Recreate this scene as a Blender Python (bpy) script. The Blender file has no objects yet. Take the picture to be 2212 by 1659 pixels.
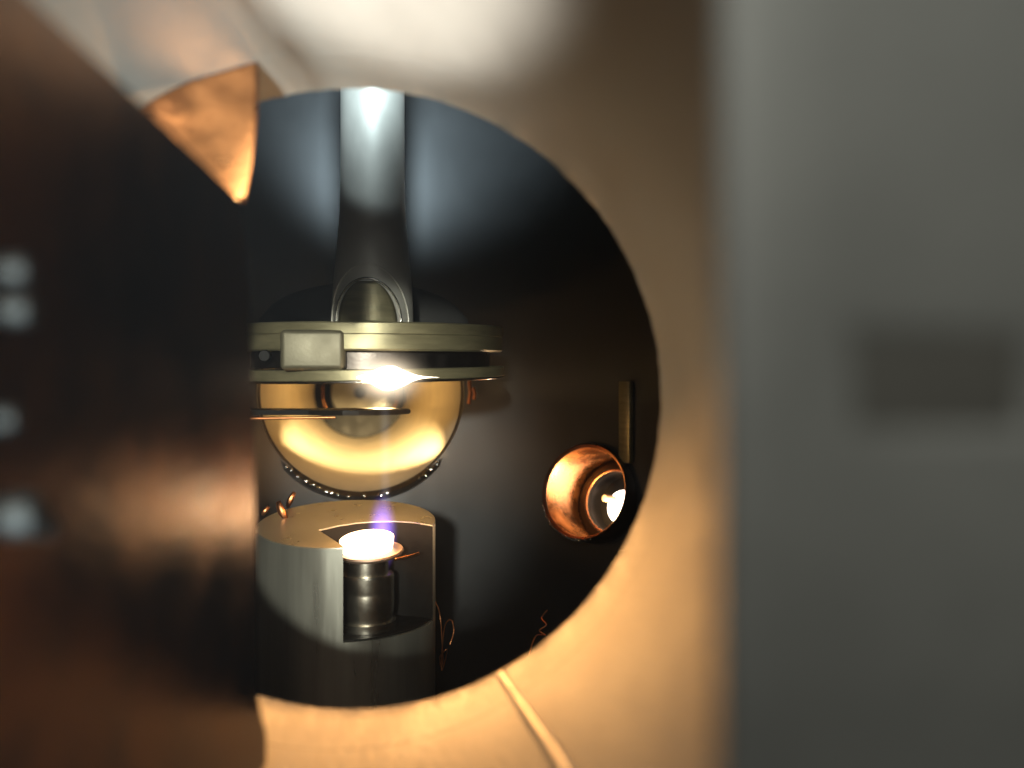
import bpy, bmesh, math, random
from mathutils import Vector, Matrix, noise as mnoise

random.seed(7)
sc = bpy.context.scene
F = 1900.0            # focal length in pixels of a 2212 px wide picture
CX, CY = 1106.0, 829.5

# ------------------------------------------------------------------ camera
cam_d = bpy.data.cameras.new('camera')
cam = bpy.data.objects.new('camera', cam_d)
sc.collection.objects.link(cam)
cam.location = (0, 0, 0)
cam.rotation_euler = (math.radians(90), 0, 0)
cam_d.sensor_width = 36.0
cam_d.lens = 36.0 * F / 2212.0
cam_d.clip_start = 0.002
cam_d.clip_end = 50
cam_d.dof.use_dof = True
cam_d.dof.focus_distance = 0.40
cam_d.dof.aperture_fstop = cam_d.lens / 3.6
sc.camera = cam

# ------------------------------------------------------------------ world
w = bpy.data.worlds.new('World')
sc.world = w
w.use_nodes = True
w.node_tree.nodes['Background'].inputs[0].default_value = (0.62, 0.62, 0.60, 1)
w.node_tree.nodes['Background'].inputs[1].default_value = 0.10

# ------------------------------------------------------------------ lamps
def lamp(name, kind, loc, power, col, size=0.05, target=None, spot=None, blend=0.5):
    d = bpy.data.lights.new(name, kind)
    d.energy = power
    d.color = col
    if kind == 'AREA':
        d.shape = 'DISK'
        d.size = size
    else:
        d.shadow_soft_size = size
    if kind == 'SPOT':
        d.spot_size = math.radians(spot)
        d.spot_blend = blend
    o = bpy.data.objects.new(name, d)
    o.location = loc
    if target is not None:
        o.rotation_euler = (Vector(target) - Vector(loc)).to_track_quat('-Z', 'Y').to_euler()
    sc.collection.objects.link(o)
    return o

# room light coming up into the viewing tube (cool) and down into it (neutral), with added fills
lamp('room_lamp_low', 'SPOT', (-0.055, -0.60, -0.396), 150.0, (0.74, 0.92, 1.0), 0.03, (-0.066, 0.19, 0.055), 8.0, 0.7)
lamp('tube_top_fill', 'SPOT', (-0.040, -0.60, -0.396), 520.0, (0.97, 1.0, 1.0), 0.006, (-0.020, 0.152, 0.074), 4.2, 1.0)  # unseen narrow spot added for the white gleam on the tube top
lamp('room_lamp_high', 'SPOT', (-0.040, -0.60, 0.12), 48.0, (0.98, 1.0, 0.87), 0.022, (-0.078, 0.40, -0.035), 10.5, 0.4)
lamp('plate_fill', 'AREA', (-0.012, -0.04, 0.082), 0.20, (1.0, 1.0, 0.92), 0.03, (0.02, 0.06, 0.0))  # unseen fill added close by to brighten the grey plate
lamp('upper_wall_fill', 'SPOT', (-0.0365, 0.225, 0.160), 6.5, (0.72, 0.92, 1.0), 0.012, (-0.055, 0.55, 0.225), 54, 0.9)  # unseen spot added inside the chamber to brighten its upper wall
# the heated sample under the stage and the molten source, plus an added port fill
lamp('sample_glow', 'SPOT', (-0.0495, 0.386, -0.0022), 1.55, (1.0, 0.47, 0.14), 0.0015, (-0.055, 0.20, -0.160), 95, 0.9)
lamp('sample_spark', 'POINT', (-0.0497, 0.3465, -0.0060), 0.012, (1.0, 0.72, 0.42), 0.002)
lamp('port_fill', 'SPOT', (-0.066, 0.452, -0.008), 64.0, (1.0, 0.72, 0.33), 0.003, (-0.106, 0.620, -0.096), 54, 0.7)  # unseen spot added to brighten the inside of the round port
lamp('source_glow', 'POINT', (-0.0600, 0.384, -0.050), 0.15, (1.0, 0.52, 0.18), 0.005)

# ------------------------------------------------------------------ colour management
sc.view_settings.view_transform = 'Standard'
sc.view_settings.look = 'None'
sc.view_settings.exposure = 0.0
sc.view_settings.gamma = 1.0
sc.cycles.max_bounces = 10
sc.cycles.glossy_bounces = 6
sc.cycles.sample_clamp_indirect = 4.0
sc.cycles.blur_glossy = 0.5
sc.cycles.use_denoising = True

# ------------------------------------------------------------------ helpers
def at(px, py, Y):
    return Vector(((px - CX) / F * Y, Y, -(py - CY) / F * Y))

def metal(name, col, rough=0.3, var=0.25, scale=60.0, rvar=0.12, bump=0.15, metallic=1.0,
          col2=None, stretch=(1, 1, 1), aniso=0.0, fine=900.0):
    m = bpy.data.materials.new(name)
    m.use_nodes = True
    nt = m.node_tree
    b = nt.nodes['Principled BSDF']
    b.inputs['Metallic'].default_value = metallic
    tc = nt.nodes.new('ShaderNodeTexCoord')
    mp = nt.nodes.new('ShaderNodeMapping')
    mp.inputs['Scale'].default_value = stretch
    nt.links.new(tc.outputs['Object'], mp.inputs['Vector'])
    n1 = nt.nodes.new('ShaderNodeTexNoise')
    n1.inputs['Scale'].default_value = scale
    n1.inputs['Detail'].default_value = 5
    n1.inputs['Roughness'].default_value = 0.62
    nt.links.new(mp.outputs[0], n1.inputs['Vector'])
    cr = nt.nodes.new('ShaderNodeValToRGB')
    c2 = col2 if col2 else tuple(c * (1 - var) for c in col)
    cr.color_ramp.elements[0].position = 0.32
    cr.color_ramp.elements[1].position = 0.68
    cr.color_ramp.elements[0].color = (*c2, 1)
    cr.color_ramp.elements[1].color = (*col, 1)
    nt.links.new(n1.outputs['Fac'], cr.inputs['Fac'])
    nt.links.new(cr.outputs[0], b.inputs['Base Color'])
    n2 = nt.nodes.new('ShaderNodeTexNoise')
    n2.inputs['Scale'].default_value = fine
    n2.inputs['Detail'].default_value = 4
    nt.links.new(mp.outputs[0], n2.inputs['Vector'])
    mr = nt.nodes.new('ShaderNodeMapRange')
    mr.inputs['From Min'].default_value = 0.3
    mr.inputs['From Max'].default_value = 0.7
    mr.inputs['To Min'].default_value = max(0.03, rough - rvar)
    mr.inputs['To Max'].default_value = min(1.0, rough + rvar)
    nt.links.new(n1.outputs['Fac'], mr.inputs['Value'])
    nt.links.new(mr.outputs[0], b.inputs['Roughness'])
    if bump > 0:
        bp = nt.nodes.new('ShaderNodeBump')
        bp.inputs['Strength'].default_value = bump
        bp.inputs['Distance'].default_value = 0.0004
        nt.links.new(n2.outputs['Fac'], bp.inputs['Height'])
        nt.links.new(bp.outputs[0], b.inputs['Normal'])
    if aniso:
        b.inputs['Anisotropic'].default_value = aniso
    return m

def glow(name, col, strength):
    m = bpy.data.materials.new(name)
    m.use_nodes = True
    b = m.node_tree.nodes['Principled BSDF']
    b.inputs['Base Color'].default_value = (0.8, 0.7, 0.6, 1)
    b.inputs['Roughness'].default_value = 0.6
    b.inputs['Emission Color'].default_value = (*col, 1)
    b.inputs['Emission Strength'].default_value = strength
    return m

M = {}
M['tube'] = metal('tube_steel', (0.22, 0.195, 0.16), 0.48, 0.22, 30, 0.08, 0.3, metallic=0.4, stretch=(1, .4, 1))
M['lip'] = metal('lip_steel', (0.22, 0.195, 0.16), 0.48, 0.22, 30, 0.08, 0.3, metallic=0.4, stretch=(1, .4, 1))
M['wall'] = metal('chamber_steel', (0.065, 0.065, 0.067), 0.33, 0.15, 12, 0.04, 0.04, metallic=0.65)
M['plate'] = metal('satin_steel', (0.10, 0.101, 0.092), 0.62, 0.4, 22, 0.08, 0.2, metallic=0.3)
M['reflection_dark'] = metal('reflection_black', (0.042, 0.040, 0.033), 0.6, 0.3, 60, 0.1, 0.1, metallic=0.3)  # dark reflection put into the colour of the inset
M['shield'] = metal('smoked_copper', (0.17, 0.07, 0.018), 0.20, 0.35, 70, 0.06, 0.30, col2=(0.055, 0.025, 0.009))
M['copper'] = metal('copper', (0.80, 0.34, 0.14), 0.38, 0.35, 130, 0.1, 0.3)
M['port_copper'] = metal('port_copper', (0.74, 0.32, 0.12), 0.26, 0.45, 60, 0.10, 0.25, metallic=1.0)
M['stage'] = metal('stage_steel', (0.25, 0.22, 0.125), 0.38, 0.3, 60, 0.08, 0.12, stretch=(1, 1, 6), metallic=0.6)
M['dark'] = metal('dark_steel', (0.10, 0.085, 0.075), 0.35, 0.3, 80, 0.1, 0.1)
M['shaft'] = metal('shaft_steel', (0.60, 0.58, 0.52), 0.52, 0.15, 50, 0.06, 0.08, metallic=0.55)
M['port'] = metal('port_steel', (0.66, 0.57, 0.42), 0.8, 0.15, 30, 0.1, 0.15, metallic=0.0)
M['polished'] = metal('polished_steel', (0.66, 0.64, 0.60), 0.14, 0.2, 120, 0.06, 0.1)
M['shroud'] = metal('shroud_steel', (0.42, 0.41, 0.35), 0.33, 0.25, 90, 0.08, 0.05, metallic=0.8, stretch=(1, 1, .08))
M['post'] = metal('post_steel', (0.80, 0.74, 0.62), 0.24, 0.2, 100, 0.04, 0.05)
M['tray'] = metal('tray_metal', (0.62, 0.46, 0.36), 0.5, 0.2, 100, 0.1, 0.2)
M['rod'] = metal('rod_metal', (0.85, 0.76, 0.62), 0.5, 0.12, 150, 0.1, 0.2, metallic=0.75)
M['bracket'] = metal('bracket_metal', (0.125, 0.11, 0.07), 0.5, 0.2, 60, 0.1, 0.1, metallic=0.5)
M['bolt'] = metal('bolt_steel', (0.035, 0.036, 0.035), 0.6, 0.2, 120, 0.06, 0.1)
M['near_black'] = metal('near_black_mat', (0.007, 0.006, 0.005), 0.5, 0.3, 90, 0.1, 0.1, metallic=0.0)  # one even near-black shared by the notch faces and dark parts
M['near_black'].node_tree.nodes['Principled BSDF'].inputs['Specular IOR Level'].default_value = 0.12
M['flap'] = metal('oxidised_copper', (0.36, 0.135, 0.045), 0.34, 0.3, 110, 0.08, 0.3)
M['port_shade'] = metal('port_shade_black', (0.030, 0.029, 0.028), 0.9, 0.3, 60, 0.05, 0.1, metallic=0.0)
M['hub'] = metal('hub_steel', (0.20, 0.18, 0.145), 0.5, 0.2, 60, 0.08, 0.1, metallic=0.4)
M['hot'] = glow('white_hot', (1.0, 0.72, 0.44), 6.0)
M['hotter'] = glow('white_hot_sample', (1.0, 0.84, 0.62), 5.0)
M['lit'] = glow('lit_window', (1.0, 0.90, 0.80), 9.0)

def link(o, parent=None):
    sc.collection.objects.link(o)
    if parent is not None:
        o.parent = parent
    return o

def finish(name, verts, faces, mat, parent=None, sharp=35.0, smooth=True):
    me = bpy.data.meshes.new(name)
    me.from_pydata([tuple(v) for v in verts], [], faces)
    bm = bmesh.new()
    bm.from_mesh(me)
    bmesh.ops.recalc_face_normals(bm, faces=bm.faces)
    bm.to_mesh(me)
    bm.free()
    if smooth:
        me.shade_smooth()
        me.set_sharp_from_angle(angle=math.radians(sharp))
    me.materials.append(mat)
    return link(bpy.data.objects.new(name, me), parent)

def frame(axis):
    a = Vector(axis).normalized()
    u = a.orthogonal().normalized()
    if abs(a.z) < 0.9:
        u = Vector((0, 0, 1)).cross(a).normalized()
    return a, u, a.cross(u)

def lathe_data(profile, origin, axis, n=96, jitter=None):
    """closed cross-section (r, h) swept round an axis"""
    a, u, v = frame(axis)
    o = Vector(origin)
    verts, faces = [], []
    k = len(profile)
    for i in range(n):
        t = 2 * math.pi * i / n
        d = u * math.cos(t) + v * math.sin(t)
        for j, (r, h) in enumerate(profile):
            if jitter:
                r, h = jitter(j, t, r, h)
            verts.append(o + a * h + d * r)
    for i in range(n):
        i2 = (i + 1) % n
        for j in range(k):
            j2 = (j + 1) % k
            faces.append((i * k + j, i * k + j2, i2 * k + j2, i2 * k + j))
    return verts, faces

def lathe(name, profile, origin, axis, mat, parent=None, n=96, jitter=None, sharp=35.0):
    v, f = lathe_data(profile, origin, axis, n, jitter)
    return finish(name, v, f, mat, parent, sharp)

def disc_data(profile, origin, axis, n=72):
    """open profile that starts and ends on the axis: first and last point have r = 0"""
    a, u, v = frame(axis)
    o = Vector(origin)
    verts = [o + a * profile[0][1], o + a * profile[-1][1]]
    mid = profile[1:-1]
    k = len(mid)
    faces = []
    for i in range(n):
        t = 2 * math.pi * i / n
        d = u * math.cos(t) + v * math.sin(t)
        for r, h in mid:
            verts.append(o + a * h + d * r)
    for i in range(n):
        i2 = (i + 1) % n
        A, B = 2 + i * k, 2 + i2 * k
        faces.append((0, A, B))
        faces.append((1, B + k - 1, A + k - 1))
        for j in range(k - 1):
            faces.append((A + j, A + j + 1, B + j + 1, B + j))
    return verts, faces

def disc(name, profile, origin, axis, mat, parent=None, n=72, sharp=35.0):
    v, f = disc_data(profile, origin, axis, n)
    return finish(name, v, f, mat, parent, sharp)

def box(name, c, s, mat, parent=None, bevel=0.0, rot=None, seg=3):
    bm = bmesh.new()
    bmesh.ops.create_cube(bm, size=1.0)
    for v in bm.verts:
        v.co = Vector((v.co.x * s[0], v.co.y * s[1], v.co.z * s[2]))
    if bevel:
        bmesh.ops.bevel(bm, geom=list(bm.edges), offset=bevel, segments=seg, affect='EDGES', profile=0.5)
    if rot is not None:
        bmesh.ops.rotate(bm, verts=bm.verts, cent=(0, 0, 0), matrix=rot)
    bmesh.ops.translate(bm, verts=bm.verts, vec=c)
    me = bpy.data.meshes.new(name)
    bm.to_mesh(me)
    bm.free()
    me.shade_smooth()
    me.set_sharp_from_angle(angle=math.radians(40))
    me.materials.append(mat)
    return link(bpy.data.objects.new(name, me), parent)

def tube_path(name, pts, radius, mat, parent=None, n=8, closed_ends=True):
    verts, faces = [], []
    pts = [Vector(p) for p in pts]
    rad = radius if isinstance(radius, (list, tuple)) else [radius] * len(pts)
    prev = None
    for i, p in enumerate(pts):
        d = (pts[min(i + 1, len(pts) - 1)] - pts[max(i - 1, 0)]).normalized()
        if prev is None:
            u = d.orthogonal().normalized()
        else:
            u = (prev - d * prev.dot(d)).normalized()
        prev = u
        v = d.cross(u)
        for k in range(n):
            t = 2 * math.pi * k / n
            verts.append(p + (u * math.cos(t) + v * math.sin(t)) * rad[i])
    for i in range(len(pts) - 1):
        for k in range(n):
            k2 = (k + 1) % n
            faces.append((i * n + k, i * n + k2, (i + 1) * n + k2, (i + 1) * n + k))
    faces.append(tuple(range(n - 1, -1, -1)))
    L = (len(pts) - 1) * n
    faces.append(tuple(L + k for k in range(n)))
    return finish(name, verts, faces, mat, parent, 60)

def ellipsoid(name, c, s, mat, parent=None, u=16, v=10, rough=0.0):
    bm = bmesh.new()
    bmesh.ops.create_uvsphere(bm, u_segments=u, v_segments=v, radius=1.0)
    for q in bm.verts:
        k = 1.0
        if rough:
            k += rough * mnoise.noise(q.co * 2.3 + Vector(c) * 100)
        q.co = Vector((q.co.x * s[0] * k, q.co.y * s[1] * k, q.co.z * s[2] * k)) + Vector(c)
    me = bpy.data.meshes.new(name)
    bm.to_mesh(me)
    bm.free()
    me.shade_smooth()
    me.materials.append(mat)
    return link(bpy.data.objects.new(name, me), parent)

def sheet(name, grid, thick, mat, parent=None):
    """grid of points -> solid sheet of constant thickness"""
    R, C = len(grid), len(grid[0])
    verts = [p for row in grid for p in row]
    faces = [(r * C + c, r * C + c + 1, (r + 1) * C + c + 1, (r + 1) * C + c) for r in range(R - 1) for c in range(C - 1)]
    o = finish(name, verts, faces, mat, parent)
    m = o.modifiers.new('thickness', 'SOLIDIFY')
    m.thickness = thick
    m.offset = 0
    return o

def thing(name, label, cat, loc, group=None):
    o = bpy.data.objects.new(name, None)
    sc.collection.objects.link(o)
    o.empty_display_size = 0.01
    tag(o, label, cat, group)
    return o

def tag(o, label, cat, group=None):
    o['label'] = label
    o['category'] = cat
    if group:
        o['group'] = group
    return o

def structure(o, label=None):
    o['kind'] = 'structure'
    if label:
        o['label'] = label
    return o

# ------------------------------------------------------------------ chamber
CC = Vector((-0.06, 0.36, 0.0))
CR = 0.19
ZB, ZT = -0.20, 0.26
TA = Vector((-0.039, 0.0, -0.0036))          # axis of the viewing tube
PB = Vector((-0.0930, 0.547, -0.0052))       # mouth of the round port
PBD = (Vector((-0.1640, 0.950, -0.0093)) - PB).normalized()
PR = Vector((0.0485, 0.515, -0.065))         # mouth of the copper port
PRD = Vector((0.555, 0.79, -0.26)).normalized()

wall = lathe('chamber_wall', [(CR, ZB), (CR, ZT), (CR + .008, ZT), (CR + .008, ZB)], CC, (0, 0, 1), M['wall'], n=360)
structure(wall, 'dark polished inside wall of the round vacuum chamber')
def cutter(origin, axis, r, h0, h1):
    v, f = disc_data([(0, h0), (r, h0), (r, h1), (0, h1)], origin, axis, 96)
    me = bpy.data.meshes.new('cut')
    me.from_pydata([tuple(p) for p in v], [], f)
    bm = bmesh.new(); bm.from_mesh(me)
    bmesh.ops.recalc_face_normals(bm, faces=bm.faces)
    bm.to_mesh(me); bm.free()
    o = bpy.data.objects.new('cut', me)
    sc.collection.objects.link(o)
    return o
cuts = [cutter(TA, (0, 1, 0), 0.0798, 0.10, 0.26), cutter(PB, PBD, 0.0625, -0.05, 0.05), cutter(PR, PRD, 0.0268, -0.03, 0.04)]
for c in cuts:
    md = wall.modifiers.new('hole', 'BOOLEAN')
    md.operation = 'DIFFERENCE'
    md.solver = 'EXACT'
    md.object = c
dg = bpy.context.evaluated_depsgraph_get()
new = bpy.data.meshes.new_from_object(wall.evaluated_get(dg))
wall.modifiers.clear()
wall.data = new
new.shade_smooth()
new.set_sharp_from_angle(angle=math.radians(30))
for c in cuts:
    bpy.data.objects.remove(c)
structure(disc('chamber_floor', [(0, ZB - .001), (CR + .008, ZB - .001), (CR + .008, ZB - .01), (0, ZB - .01)], CC, (0, 0, 1), M['wall'], n=96))
structure(disc('chamber_ceiling', [(0, ZT + .01), (CR + .008, ZT + .01), (CR + .008, ZT + .001), (0, ZT + .001)], CC, (0, 0, 1), M['wall'], n=96))

# ------------------------------------------------------------------ viewing tube
vt = thing('viewing_tube', 'wide round steel viewing tube opening into the dark chamber', 'tube', TA)
def rim_j(j, t, r, h):
    if j in (0, 1):
        q = Vector((math.cos(t) * 9, math.sin(t) * 9, 3.1))
        k = mnoise.noise(q) * 0.00045 + mnoise.noise(q * 3.3) * 0.00035
        return r + k * (1 if j == 0 else 0.6), h + k * 0.6
    return r, h
lathe('tube_wall', [(.0755, .190), (.0755, .150), (.0755, .12), (.0755, .092), (.0795, .092), (.0795, .190)],
      TA, (0, 1, 0), M['tube'], vt, n=160)
lathe('end_lip', [(.0750, .2127), (.0752, .2118), (.0755, .2060), (.0755, .1902), (.0795, .1902), (.0795, .2127)],
      TA, (0, 1, 0), M['lip'], vt, n=320, jitter=rim_j)

# rod lying across the tube wall
p0 = Vector((-0.0026, 0.2110, -0.0698)); p1 = Vector((0.0082, 0.1400, -0.0606)); p2 = Vector((0.0110, 0.110, -0.0575))
rod = tube_path('thin_rod', [p0, p0.lerp(p1, .33), p0.lerp(p1, .66), p1, p2], 0.00105, M['rod'], n=14)
tag(rod, 'thin cream rod lying along the bottom of the viewing tube', 'rod')

# ------------------------------------------------------------------ grey plate by the camera
fp = thing('flange_plate', 'satin grey steel plate with a dark reflection put in as a rectangular inset, out of focus', 'plate', (0, 0, 0))
PY = 0.055
X0 = 0.0117
def plate_mesh():
    # front skin with a rectangular inset for the dark reflection, rounded left edge
    x0, x1, z0, z1 = X0, 0.125, -0.11, 0.11
    a0, a1 = (1815 - CX) / F * (PY - .005), (2260 - CX) / F * (PY - .005)
    b1, b0 = -(680 - CY) / F * (PY - .005), -(965 - CY) / F * (PY - .005)
    yf, yb, yp = PY - .005, PY - .0034, PY - .0044
    verts, faces = [], []
    prof = [(x0 + .0006, yb), (x0 + .0002, yb - .0004), (x0 + .0002, yf + .0007), (x0 + .0004, yf + .0003), (x0 + .0010, yf)]
    xs = [p[0] for p in prof] + [x0 + .0030, a0, a1, x1]
    ys = [p[1] for p in prof] + [yf] * 4
    zs = [z0, b0, b1, z1]
    for z in zs:
        for x, y in zip(xs, ys):
            verts.append(Vector((x, y, z)))
    n = len(xs)
    for r in range(3):
        for c in range(n - 1):
            if r == 1 and c == 6:
                continue
            faces.append((r * n + c, r * n + c + 1, (r + 1) * n + c + 1, (r + 1) * n + c))
    # walls of the inset
    q = [(a0, b0), (a1, b0), (a1, b1), (a0, b1)]
    fi = [1 * n + 6, 1 * n + 7, 2 * n + 7, 2 * n + 6]
    base = len(verts)
    ins = 0.0010
    for (x, z), (sx, sz) in zip(q, [(1, 1), (-1, 1), (-1, -1), (1, -1)]):
        verts.append(Vector((x + sx * ins, yp, z + sz * ins)))
    for i in range(4):
        j = (i + 1) % 4
        faces.append((fi[i], fi[j], base + j, base + i))
    # back
    b = len(verts)
    verts += [Vector((x0 + .0006, yb, z0)), Vector((x1, yb, z0)), Vector((x1, yb, z1)), Vector((x0 + .0006, yb, z1))]
    faces.append((b, b + 1, b + 2, b + 3))
    return verts, faces, (a0 + ins, a1 - ins, b0 + ins, b1 - ins, yp)
pv, pf, (a0, a1, b0, b1, yp) = plate_mesh()
finish('plate_body', pv, pf, M['plate'], fp, 50)
box('reflection_panel', ((a0 + a1) / 2, yp + .0004, (b0 + b1) / 2), (a1 - a0 + .001, .0006, b1 - b0 + .001), M['reflection_dark'], fp)  # dark panel standing in for a reflection in the plate

# ------------------------------------------------------------------ dark shield plate on the left
sh = thing('shield_plate', 'dark smoked copper shield plate covering the side of the tube', 'plate', (0, 0, 0))
SX = -0.0483
out = [(.1580, .0324), (.1350, .0347), (.1070, .0372), (.0650, .0405), (.0300, .0430), (.0300, -.0745), (.1728, -.0745),
       (.1728, -.0690), (.1690, -.0630), (.1665, -.0578), (.1652, -.0350), (.1650, -.0060), (.1620, .0150)]
bm = bmesh.new()
fr = [bm.verts.new((SX, y, z)) for y, z in out]
bk = [bm.verts.new((SX - .0012, y, z)) for y, z in out]
bm.faces.new(fr)
bm.faces.new(bk[::-1])
for i in range(len(out)):
    j = (i + 1) % len(out)
    bm.faces.new((fr[i], bk[i], bk[j], fr[j]))
bmesh.ops.recalc_face_normals(bm, faces=bm.faces)
me = bpy.data.meshes.new('sheet')
bm.to_mesh(me); bm.free()
me.materials.append(M['shield'])
link(bpy.data.objects.new('sheet', me), sh)
def bolt(px, py, r, h, hexa=False):
    Y = -SX * F / (CX - px)
    Z = -(py - CY) / F * Y
    disc('bolt', [(0, h), (r * .8, h), (r, h * .75), (r, 0), (0, 0)], (SX, Y, Z), (1, 0, 0), M['bolt'], sh, n=6 if hexa else 24)
bolt(12, 585, .0014, .0022)
bolt(14, 670, .0015, .0024)
bolt(-6, 905, .0012, .0018)
bolt(18, 1112, .0022, .0030)
bolt(97, 1138, .0013, .0010)

# copper flap behind the shield
def flap_y(sx, sy):
    return 0.180 + 0.016 * sx - 0.005 * sx * sx + 0.003 * math.sin(3.0 * sx + 2.0 * sy) + 0.0003 * mnoise.noise(Vector((sx * 5, sy * 5, 1.7)))
NC, NR = 24, 20
grid = [[None] * (NC + 1) for _ in range(NR + 1)]
for c in range(NC + 1):
    sx = c / NC
    px = 236 + (557 - 236) * sx
    X = (px - CX) / F * 0.188
    zt = TA.z + math.sqrt(.0745 ** 2 - (X - TA.x) ** 2)
    ytop = CY - zt * F / 0.188
    if px <= 528:
        ybot = min(438, 440 - (525 - px) * .98 + 35)
    else:
        ybot = 438 - 190 * ((px - 528) / 29.0) ** 1.6
    ybot = max(ybot, ytop + 6)
    for r in range(NR + 1):
        sy = r / NR
        py = ytop + (ybot - ytop) * sy
        grid[r][c] = at(px, py, flap_y(sx, (py - 150) / 290.0))
fl = sheet('copper_flap', grid, 0.0006, M['flap'])
tag(fl, 'pointed copper sheet flap glowing orange above the shield plate', 'flap')

# ------------------------------------------------------------------ stage with shaft
SC = Vector((-0.0665, 0.42, 0))
st = thing('sample_stage', 'round steel stage of two stacked discs hanging on a tapered shaft', 'stage', SC)
R1 = 0.0618
ztop = (CY - 706) / F * SC.y
z1 = (CY - 760) / F * SC.y
z2 = (CY - 795) / F * SC.y
z3 = (CY - 819) / F * SC.y
disc('upper_disc', [(0, ztop), (R1 - .0006, ztop), (R1, ztop - .0006), (R1, ztop - .0048), (R1 - .0004, ztop - .0050), (R1, ztop - .0052),
                    (R1, z1 + .0008), (R1 - .0008, z1), (0, z1)], SC, (0.004, -.0286, 1), M['stage'], st, n=160, sharp=25)
disc('spacer_disc', [(0, z1 - .0001), (R1 - .006, z1 - .0001), (R1 - .006, z2 + .0001), (0, z2 + .0001)], SC, (0, -.0286, 1), M['dark'], st, n=96)
disc('lower_disc', [(0, z2), (R1 + .0006, z2), (R1 + .001, z2 - .0004), (R1 + .001, z3 + .0010), (R1 - .0008, z3), (0, z3)],
     SC, (-0.014, -.0286, 1), M['stage'], st, n=160, sharp=25)
lathe('edge_ring', [(R1 + .0004 + .0006 * math.cos(t * math.pi / 4), z3 + .0002 + .0006 * math.sin(t * math.pi / 4)) for t in range(8)], SC, (-0.014, -.0286, 1), M['polished'], st, n=160, sharp=70)
br0 = at(604, 712, .357); br1 = at(742, 800, .357)
box('bracket', ((br0.x + br1.x) / 2, .3615, (br0.z + br1.z) / 2), (br1.x - br0.x, .012, br0.z - br1.z), M['bracket'], st, .0022,
    Matrix.Rotation(math.radians(5), 3, 'Z'), 5)
for px in (575, 622):
    c = at(px, 769, .372)
    disc('screw', [(0, .0022), (.0022, .0022), (.0026, .0016), (.0026, 0), (0, 0)], (c.x, .371, c.z), (0, -1, 0), M['near_black'], st, n=18)
# shaft (tapered, goes up to the ceiling)
rb = 92 / F * .40
sf = disc('shaft', [(0, ztop + .0002), (rb, ztop + .0002), (rb * .985, ztop + .012), (rb * .93, ztop + .026), (rb * .86, ztop + .040), (rb * .80, ztop + .055),
           (rb * .78, ztop + .075), (rb * .78, ZT), (0, ZT)], SC, (0, 0, 1), M['shaft'], st, n=96, sharp=50)
# arched reflection on the shaft, built as two ribs and a raised panel
def shaft_r(h):
    tb = [(0, rb), (.012, rb * .985), (.026, rb * .93), (.040, rb * .86), (.055, rb * .80), (.2, rb * .78)]
    for (ha, ra), (hb, r2) in zip(tb, tb[1:]):
        if ha <= h <= hb:
            return ra + (r2 - ra) * (h - ha) / (hb - ha)
    return rb
def on_shaft(dx, h, lift):
    r = shaft_r(h) + lift
    dx = max(-r * .98, min(r * .98, dx))
    return Vector((SC.x + dx, SC.y - math.sqrt(r * r - dx * dx), ztop + h))
def arch(half, height, n=30, off=0.0):
    pts = []
    for i in range(n + 1):
        t = -1 + 2 * i / n
        pts.append((off + half * math.sin(t * math.pi / 2), height * math.cos(t * math.pi / 2) ** 0.9))
    return pts
HA = (706 - 606) / F * .40
tube_path('arch_reflection_rib', [on_shaft(x, max(0.0003, h), 0.0002) for x, h in arch(72 / F * .40, HA)], 0.0006, M['polished'], st, n=8)
tube_path('arch_reflection_rib', [on_shaft(x, max(0.0003, h), 0.0002) for x, h in arch(86 / F * .40, HA * 1.32)], 0.0004, M['shaft'], st, n=8)
g2 = []
for i in range(13):
    h = HA * .92 * i / 12
    hw = 64 / F * .40 * math.sqrt(max(0.0, 1 - (h / (HA * .96)) ** 2))
    g2.append([on_shaft(-hw + 2 * hw * c / 14, h + .0003, 0.0005) for c in range(15)])
sheet('arch_reflection_panel', g2, 0.0006, M['stage'], st)

sheet('port_shade_sheet', [[at(560 + 30 * c, 705 - (96 * math.sqrt(max(0.02, 1 - ((c - 7.5) / 7.6) ** 2))) * r / 4, .455) for c in range(16)] for r in range(5)], .001, M['port_shade'], st)  # dark sheet added to hide the lit upper half of the port
# white-hot sample at the front lip of the stage
hs = ellipsoid('hot_sample', (0, 0, 0), (1, 1, 1), M['hotter'], None, 40, 20)
for q in hs.data.vertices:
    x, y, z = q.co
    k = math.exp(-(x * 2.3) ** 2)
    zz = z * (.0052 if z < 0 else .0044) * (k + .035) * (1 + .12 * mnoise.noise(Vector((x * 4, y * 4, z * 4))))
    q.co = Vector((-0.0497 + x * .0200, 0.3562 + y * .0034 * (k + .15) + .0035 * x * x, z3 + .0004 + zz))
tag(hs, 'white-hot glowing sample at the lower edge of the stage', 'sample')

# ------------------------------------------------------------------ round port behind the stage
rp = thing('round_port', 'large round port tube behind the stage, inside lit bright yellow', 'port', PB)
PL = 0.42
lathe('port_tube', [(.0612, -.002), (.0606, .05), (.0560, .20), (.0465, .40), (.0465, PL), (.0640, PL), (.0640, .004)], PB, PBD, M['port'], rp, n=128)
lathe('port_rim', [(.0613, -.0022), (.0640, -.0060), (.0664, -.0054), (.0676, -.0020), (.0680, .004), (.0618, .004)], PB, PBD, M['dark'], rp, n=128)
lathe('end_ring', [(.0478, PL - .040), (.0400, PL - .034), (.0330, PL - .030), (.0330, PL - .020), (.0470, PL - .020)], PB, PBD, M['near_black'], rp, n=96)
lathe('bright_ring', [(.0390, PL - .0352), (.0384, PL - .0352), (.0384, PL - .032), (.0390, PL - .032)], PB, PBD, M['flap'], rp, n=96)
a, u, v = frame(PBD)
hub = [(.0462 * math.cos(t), .0462 * math.sin(t)) for t in [math.radians(207 + 126 * i / 24) for i in range(25)]]
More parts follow.
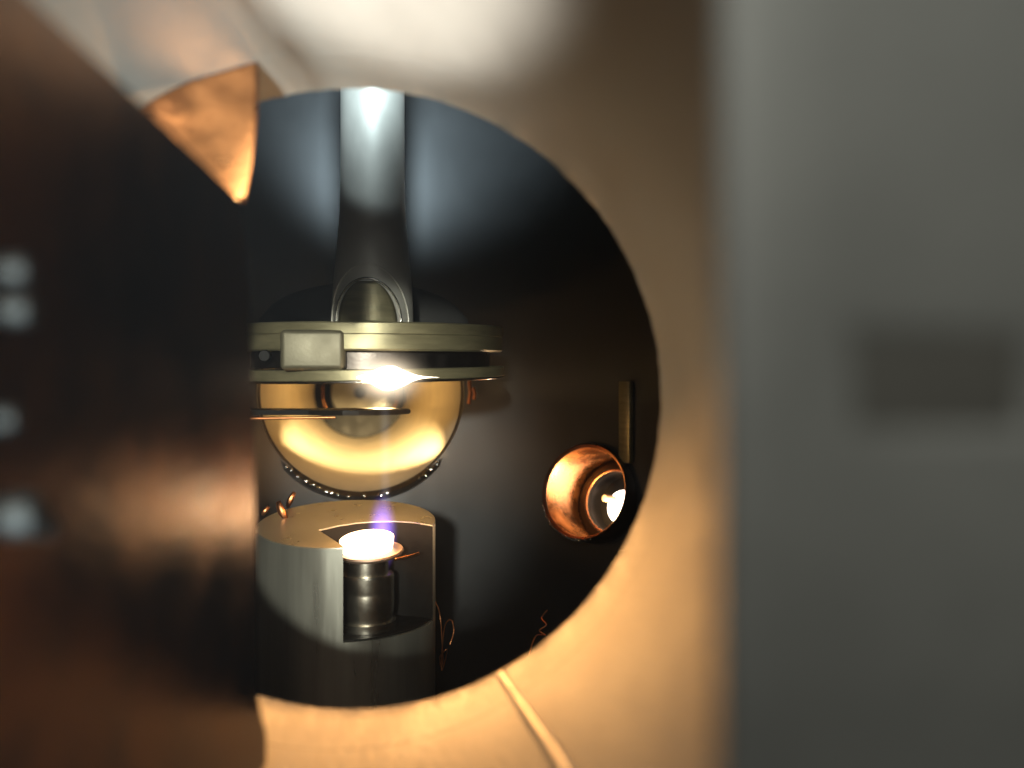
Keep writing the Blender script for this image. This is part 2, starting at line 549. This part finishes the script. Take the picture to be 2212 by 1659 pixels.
up = Vector((0, 0, 1)) - a * a.z; up.normalize(); side = up.cross(a) * -1
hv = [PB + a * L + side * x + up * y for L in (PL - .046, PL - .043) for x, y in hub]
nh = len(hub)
finish('hub_shade', hv, [tuple(range(nh)), tuple(range(2 * nh - 1, nh - 1, -1))] + [(i, (i + 1) % nh, nh + (i + 1) % nh, nh + i) for i in range(nh)], M['near_black'], rp)  # black half-disc put in for the shade below the blade
lathe('end_plate', [(.0065, PL - .022), (.0300, PL - .022), (.0318, PL - .020), (.0318, PL - .014), (.0065, PL - .014)], PB, PBD, M['hub'], rp, n=96)
disc('end_back', [(0, PL + .018), (.050, PL + .018), (.050, PL + .024), (0, PL + .024)], PB, PBD, M['near_black'], rp, n=64)
a, u, v = frame(PBD)
for i in range(46):
    if random.random() < .12 + .4 * abs(i - 22.5) / 22.5:
        continue
    t = math.radians(-90 + (i - 22.5) * 3.9 + random.uniform(-1.6, 1.6))
    d = Vector((math.cos(t), 0, math.sin(t)))
    d = (d - a * d.dot(a)).normalized()
    p = PB + d * (.0640 + random.uniform(-.0004, .0008)) - a * (.0066)
    ellipsoid('weld_bead', p, (.0008 + random.random() * .0022, .0008, .0005 + random.random() * .0009), M['polished'], rp, 10, 6, .3)

for (xa, ya, xb, yb) in [(1014, 822, 1012, 872), (1022, 838, 1024, 862)]:
    q0, q1 = at(xa, ya, .534), at(xb, yb, .534)
    tube_path('rim_glint', [q0, q0.lerp(q1, .5) + Vector((.0008, -.001, 0)), q1], .0011, M['copper'], rp, n=8)  # copper bits put in for reddish glints beside the rim
# ------------------------------------------------------------------ shutter blade in front of the port
sb = thing('shutter_blade', 'dark flat shutter blade with rounded tip crossing the round port', 'shutter', (0, 0, 0))
bz = -(889 - CY) / F * .45
tipx = (886 - CX) / F * .45
bm = bmesh.new()
ol = [(-.215, .438), (-.100, .432)]
for i in range(13):
    t = -math.pi / 2 + math.pi * i / 12
    ol.append((tipx - .030 + .030 * math.cos(t), .452 + .026 * math.sin(t)))
ol += [(-.100, .470), (-.215, .466)]
top = [bm.verts.new((x, y, bz + .0012)) for x, y in ol]
bot = [bm.verts.new((x, y, bz - .0012)) for x, y in ol]
bm.faces.new(top); bm.faces.new(bot[::-1])
for i in range(len(ol)):
    j = (i + 1) % len(ol)
    bm.faces.new((top[i], bot[i], bot[j], top[j]))
bmesh.ops.recalc_face_normals(bm, faces=bm.faces)
bmesh.ops.bevel(bm, geom=[e for e in bm.edges if abs(e.verts[0].co.z - e.verts[1].co.z) < 1e-6], offset=.0005, segments=2, affect='EDGES')
me = bpy.data.meshes.new('blade'); bm.to_mesh(me); bm.free()
me.materials.append(M['near_black'])
link(bpy.data.objects.new('blade', me), sb)
az = -(905 - CY) / F * .43
tube_path('arm', [Vector((-.235, .425, az)), Vector((-.15, .427, az)), Vector(((724 - CX) / F * .43, .43, az + .0008))], 0.0007, M['copper'], sb, n=10)

# ------------------------------------------------------------------ shroud
SH = Vector((-0.075, 0.40, 0))
SR = 0.0400
sd = thing('source_block', 'stout grey steel cylinder with a notch cut out, below the stage', 'cylinder', SH)
rd = math.radians
WB = -0.106
def ztop_xy(y):
    return -0.0626 + 0.1175 * (y - SH.y)
ring = []
N0 = 64
for i in range(N0 + 1):
    th = rd(-9) + (rd(278.3) - rd(-9)) * i / N0
    ring.append((SH.x + SR * math.cos(th), SH.y + SR * math.sin(th)))
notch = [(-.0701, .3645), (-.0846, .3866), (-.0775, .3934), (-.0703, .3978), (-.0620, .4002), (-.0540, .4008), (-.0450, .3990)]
foot = ring + notch
bm = bmesh.new()
tv = [bm.verts.new((x, y, ztop_xy(y))) for x, y in foot]
bv = [bm.verts.new((x, y, WB)) for x, y in foot]
bm.faces.new(tv)
for i in range(len(foot)):
    k = (i + 1) % len(foot)
    bm.faces.new((tv[i], bv[i], bv[k], tv[k]))
bmesh.ops.recalc_face_normals(bm, faces=bm.faces)
bm.faces.ensure_lookup_table()
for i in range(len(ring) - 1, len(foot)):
    bm.faces[1 + i].material_index = 1  # notch faces take the near-black slot
top_edges = [e for e in bm.edges if e.verts[0] in tv and e.verts[1] in tv and e.is_manifold]
bmesh.ops.bevel(bm, geom=top_edges, offset=.0004, segments=2, affect='EDGES')
bmesh.ops.triangulate(bm, faces=[f for f in bm.faces if len(f.verts) > 4])
me = bpy.data.meshes.new('upper_body'); bm.to_mesh(me); bm.free()
me.shade_smooth(); me.set_sharp_from_angle(angle=rd(30))
me.materials.append(M['shroud'])
me.materials.append(M['near_black'])
link(bpy.data.objects.new('upper_body', me), sd)
disc('lower_body', [(0, WB - .00002), (SR, WB - .00002), (SR, ZB), (0, ZB)], SH, (0, 0, 1), M['shroud'], sd, n=96)
disc('notch_floor', [(0, WB + .0007), (SR - .0010, WB + .0007), (SR - .0010, WB + .0003), (0, WB + .0003)], SH, (0, 0, 1), M['near_black'], sd, n=96)

# peeling foil flakes inside the shroud rim
for (px, py, Y, sx, sz, an, lab) in [(626, 1092, .426, .0016, .0042, 25, 'upright peeling foil flake on the back rim of the steel cylinder'),
                                (607, 1122, .405, .0020, .0046, -25, 'curled orange foil flake lying on top of the steel cylinder'),
                                (571, 1112, .41, .0012, .0026, 35, 'small greenish foil flake beside the shield plate edge')]:
    c = at(px, py, Y)
    c.z = max(c.z, ztop_xy(c.y) + sz * .75)
    g = []
    for i in range(6):
        s = i / 5 - .5
        row = []
        for k in range(4):
            q = k / 3 - .5
            p = Vector((q * sx * 2 * (1 - abs(s)), .0016 * s * s * 4 + .0008 * q * q * 4, s * sz * 2))
            row.append(Matrix.Rotation(rd(an), 3, 'Y') @ p + c)
        g.append(row)
    tag(sheet('foil_flake', g, .0002, M['copper']), lab, 'flake')

# ------------------------------------------------------------------ source
so = thing('hot_source', 'white-hot crucible disc glowing on a tray above a polished post', 'source', (0, 0, 0))
SP = at(793, 1172, .381)
nrm = Vector((-0.05, -0.17, 1)).normalized()
disc('crucible', [(0, .0010), (.0088, .0012), (.0112, .0021), (.01170, .0018), (.0108, -.0030), (0, -.0030)], SP, nrm, M['hot'], so, n=64, sharp=60)
disc('tray', [(0, -.0032), (.0140, -.0032), (.0145, -.0040), (.0140, -.0050), (0, -.0050)], SP + Vector((.0012, 0, 0)), Vector((-0.03, -.12, 1)), M['tray'], so, n=64)
pz = SP.z
disc('post', [(0, pz - .0055), (.0090, pz - .0055), (.0092, pz - .0090), (.0092, pz - .0130), (.0112, pz - .0132), (.0116, pz - .0140), (.0116, pz - .0200), (.0115, pz - .0206),
              (.0116, pz - .0212), (.0116, pz - .0280), (.0110, pz - .0310), (.0110, pz - .0330), (.0124, pz - .0332), (.0124, WB + .0008), (0, WB + .0008)],
     Vector((SP.x, SP.y, 0)), (0, 0, 1), M['post'], so, n=96, sharp=20)
c = at(852, 1209, .372)
tube_path('clip', [c, c + Vector((.006, .004, .0008)), c + Vector((.0095, .009, .001))], .0005, M['copper'], so)

# ------------------------------------------------------------------ copper port at the right
cp = thing('copper_port', 'small copper-lined port with bright window in the chamber wall', 'port', PR)
lathe('bore', [(.0258, -.012), (.0258, .027), (.0270, .027), (.0266, -.012)], PR, PRD, M['port_copper'], cp, n=96)
lathe('port_rim', [(.0258, -.0125), (.0272, -.0145), (.0284, -.0125), (.0276, .004), (.0267, .004)], PR, PRD, M['dark'], cp, n=96)
lathe('inner_ring', [(.0193, .0250), (.0202, .0240), (.0257, .0262), (.0257, .0300), (.0193, .0300)], PR, PRD, M['near_black'], cp, n=96)
lathe('ring_edge', [(.0193 + .0005 * math.cos(t * math.pi / 3), .0245 + .0005 * math.sin(t * math.pi / 3)) for t in range(6)], PR, PRD, M['port_copper'], cp, n=96, sharp=70)
lathe('inner_sleeve', [(.0190, .0290), (.0190, .045), (.0205, .045), (.0205, .0305), (.0196, .0290)], PR, PRD, M['dark'], cp, n=96)
disc('window', [(0, .0340), (.0100, .0340), (.0105, .0350), (.0105, .0365), (0, .0365)], PR + Vector((.0005, 0, -.0020)), PRD, M['lit'], cp, n=40)
disc('window_back', [(0, .0430), (.0190, .0430), (.0190, .0450), (0, .0450)], PR, PRD, M['near_black'], cp, n=48)
pc = at(1318, 1078, .538)
tube_path('pin', [pc + Vector((-.0035, 0, .0005)), pc + Vector((.0035, .006, -.0008))], .0020, M['port'], cp, n=16)
a, u, v = frame(PRD)
for i in range(16):
    t = math.radians(-120 + (i - 8) * 7 + random.uniform(-2, 2))
    d = Vector((math.cos(t), 0, math.sin(t))); d = (d - a * d.dot(a)).normalized()
    ellipsoid('weld_bead', PR + d * .0278 - a * .0135, (.0006 + random.random() * .0006, .0006, .0005), M['polished'], cp, 10, 6, .3)

lamp('window_light', 'POINT', PR + PRD * .020 + Vector((-.002, 0, -.006)), 0.10, (1.0, 0.60, 0.24), 0.003)
# upright strip on the chamber wall beside the copper port, above and below it
def wall_y(px):
    k = (px - CX) / F
    A = k * k + 1; B = 2 * (k * -CC.x - CC.y); C = CC.x ** 2 + CC.y ** 2 - (CR - .003) ** 2
    return (-B + math.sqrt(B * B - 4 * A * C)) / (2 * A)
ys = wall_y(1352)
ps = at(1352, 900, ys)
for za, zb, lab in [(ps.z + .02, -(1000 - CY) / F * ys, 'flat steel strip on the chamber wall above the copper port'),
               (-(1190 - CY) / F * ys, ZB, 'flat steel strip on the chamber wall below the copper port')]:
    nd = Vector((ps.x - CC.x, ps.y - CC.y, 0)).normalized()
    o = box('wall_strip', (ps.x, ps.y, (za + zb) / 2), (.0075, .004, abs(za - zb)), M['stage'], None, .0005,
        Matrix.Rotation(math.atan2(-nd.x, nd.y), 3, 'Z'), 2)
    tag(o, lab, 'strip')

# ------------------------------------------------------------------ loose copper wire, and a reddish reflection built as one
def wire(name, pix, Y, r, label):
    pts = [at(x, y, Y + dy) for x, y, dy in pix]
    # Catmull-Rom
    P = [pts[0]] + pts + [pts[-1]]
    res = []
    for i in range(1, len(P) - 2):
        for k in range(5):
            t = k / 5
            p_0, p_1, p_2, p_3 = P[i - 1], P[i], P[i + 1], P[i + 2]
            res.append(0.5 * ((2 * p_1) + (p_2 - p_0) * t + (2 * p_0 - 5 * p_1 + 4 * p_2 - p_3) * t * t + (3 * p_1 - p_0 - 3 * p_2 + p_3) * t ** 3))
    res.append(pts[-1])
    o = tube_path(name, res, r, M['copper'], None, n=6)
    tag(o, label, 'wire')
wire('wire_and_reflection', [(940, 1300, .0), (948, 1318, 0), (953, 1350, 0), (955, 1390, .002), (957, 1425, .004), (953, 1440, .004), (950, 1420, .002), (958, 1408, 0), (966, 1405, 0),
                     (958, 1440, .001), (954, 1445, .002), (955, 1400, .004), (962, 1350, .004), (975, 1340, .002), (980, 1365, 0), (972, 1392, -.002)], .405, .00030,
     'tangled thin copper wire hanging beside the steel cylinder')
wire('wire_and_reflection', [(1182, 1318, .02), (1170, 1335, .015), (1180, 1350, .01), (1165, 1362, .01), (1178, 1372, .008), (1160, 1372, .005), (1150, 1390, .0), (1143, 1415, -.004)], .44, .00030,
     'thin reddish reflection drawn as a wire near the lower edge of the chamber opening')  # reddish reflection built as a copper strand

# ------------------------------------------------------------------ violet vapour glow above the source, smear streak and bloom
def glow_volume(name, c, s, col, strength, power, label):
    bm = bmesh.new()
    bmesh.ops.create_uvsphere(bm, u_segments=24, v_segments=16, radius=1.0)
    me = bpy.data.meshes.new(name); bm.to_mesh(me); bm.free()
    m = bpy.data.materials.new(name); m.use_nodes = True
    nt = m.node_tree
    nt.nodes.remove(nt.nodes['Principled BSDF'])
    em = nt.nodes.new('ShaderNodeEmission')
    em.inputs['Color'].default_value = (*col, 1)
    tc = nt.nodes.new('ShaderNodeTexCoord')
    ln = nt.nodes.new('ShaderNodeVectorMath'); ln.operation = 'LENGTH'
    nt.links.new(tc.outputs['Object'], ln.inputs[0])
    mr = nt.nodes.new('ShaderNodeMapRange')
    mr.inputs['To Min'].default_value = 1; mr.inputs['To Max'].default_value = 0
    nt.links.new(ln.outputs['Value'], mr.inputs['Value'])
    pw = nt.nodes.new('ShaderNodeMath'); pw.operation = 'POWER'; pw.inputs[1].default_value = power
    nt.links.new(mr.outputs[0], pw.inputs[0])
    mu = nt.nodes.new('ShaderNodeMath'); mu.operation = 'MULTIPLY'; mu.inputs[1].default_value = strength
    nt.links.new(pw.outputs[0], mu.inputs[0])
    nt.links.new(mu.outputs[0], em.inputs['Strength'])
    nt.links.new(em.outputs[0], nt.nodes['Material Output'].inputs['Volume'])
    me.materials.append(m)
    o = link(bpy.data.objects.new(name, me))
    o.location = c; o.scale = s
    tag(o, label, 'glow')
    return o
glow_volume('violet_plume', at(826, 1150, .389), (.0075, .0075, .0190), (0.32, 0.18, 1.0), 460, 2.0, 'violet vapour glow above the back edge of the white-hot disc')
glow_volume('smear_streak', at(832, 990, .389), (.0035, .0035, .042), (0.75, 0.85, 1.0), 30, 1.5, 'faint upright pale sensor smear put in as a glowing volume between the source and the stage')  # glowing volume imitating the upright sensor smear
glow_volume('sample_bloom', (-0.0497, 0.352, z3 - .0005), (.0230, .0120, .0160), (1.0, 0.82, 0.58), 700, 4.0, 'soft white-yellow bloom put in as a glowing volume around the sample under the stage')  # glowing volume imitating lens bloom around the sample

# ------------------------------------------------------------------ scattering volume added to imitate veiling lens glare
hz = box('glare_veil', (-.06, .10, 0), (1.2, 2.4, 1.3), M['near_black'])
hm = bpy.data.materials.new('glare_volume'); hm.use_nodes = True
nt = hm.node_tree
nt.nodes.remove(nt.nodes['Principled BSDF'])
pvn = nt.nodes.new('ShaderNodeVolumePrincipled')
pvn.inputs['Color'].default_value = (0.9, 0.95, 1.0, 1)
pvn.inputs['Density'].default_value = 0.017
nt.links.new(pvn.outputs[0], nt.nodes['Material Output'].inputs['Volume'])
hz.data.materials.clear(); hz.data.materials.append(hm)
hz['kind'] = 'stuff'
hz['label'] = 'thin pale veiling glare put in as a scattering volume over the chamber and the viewing tube'
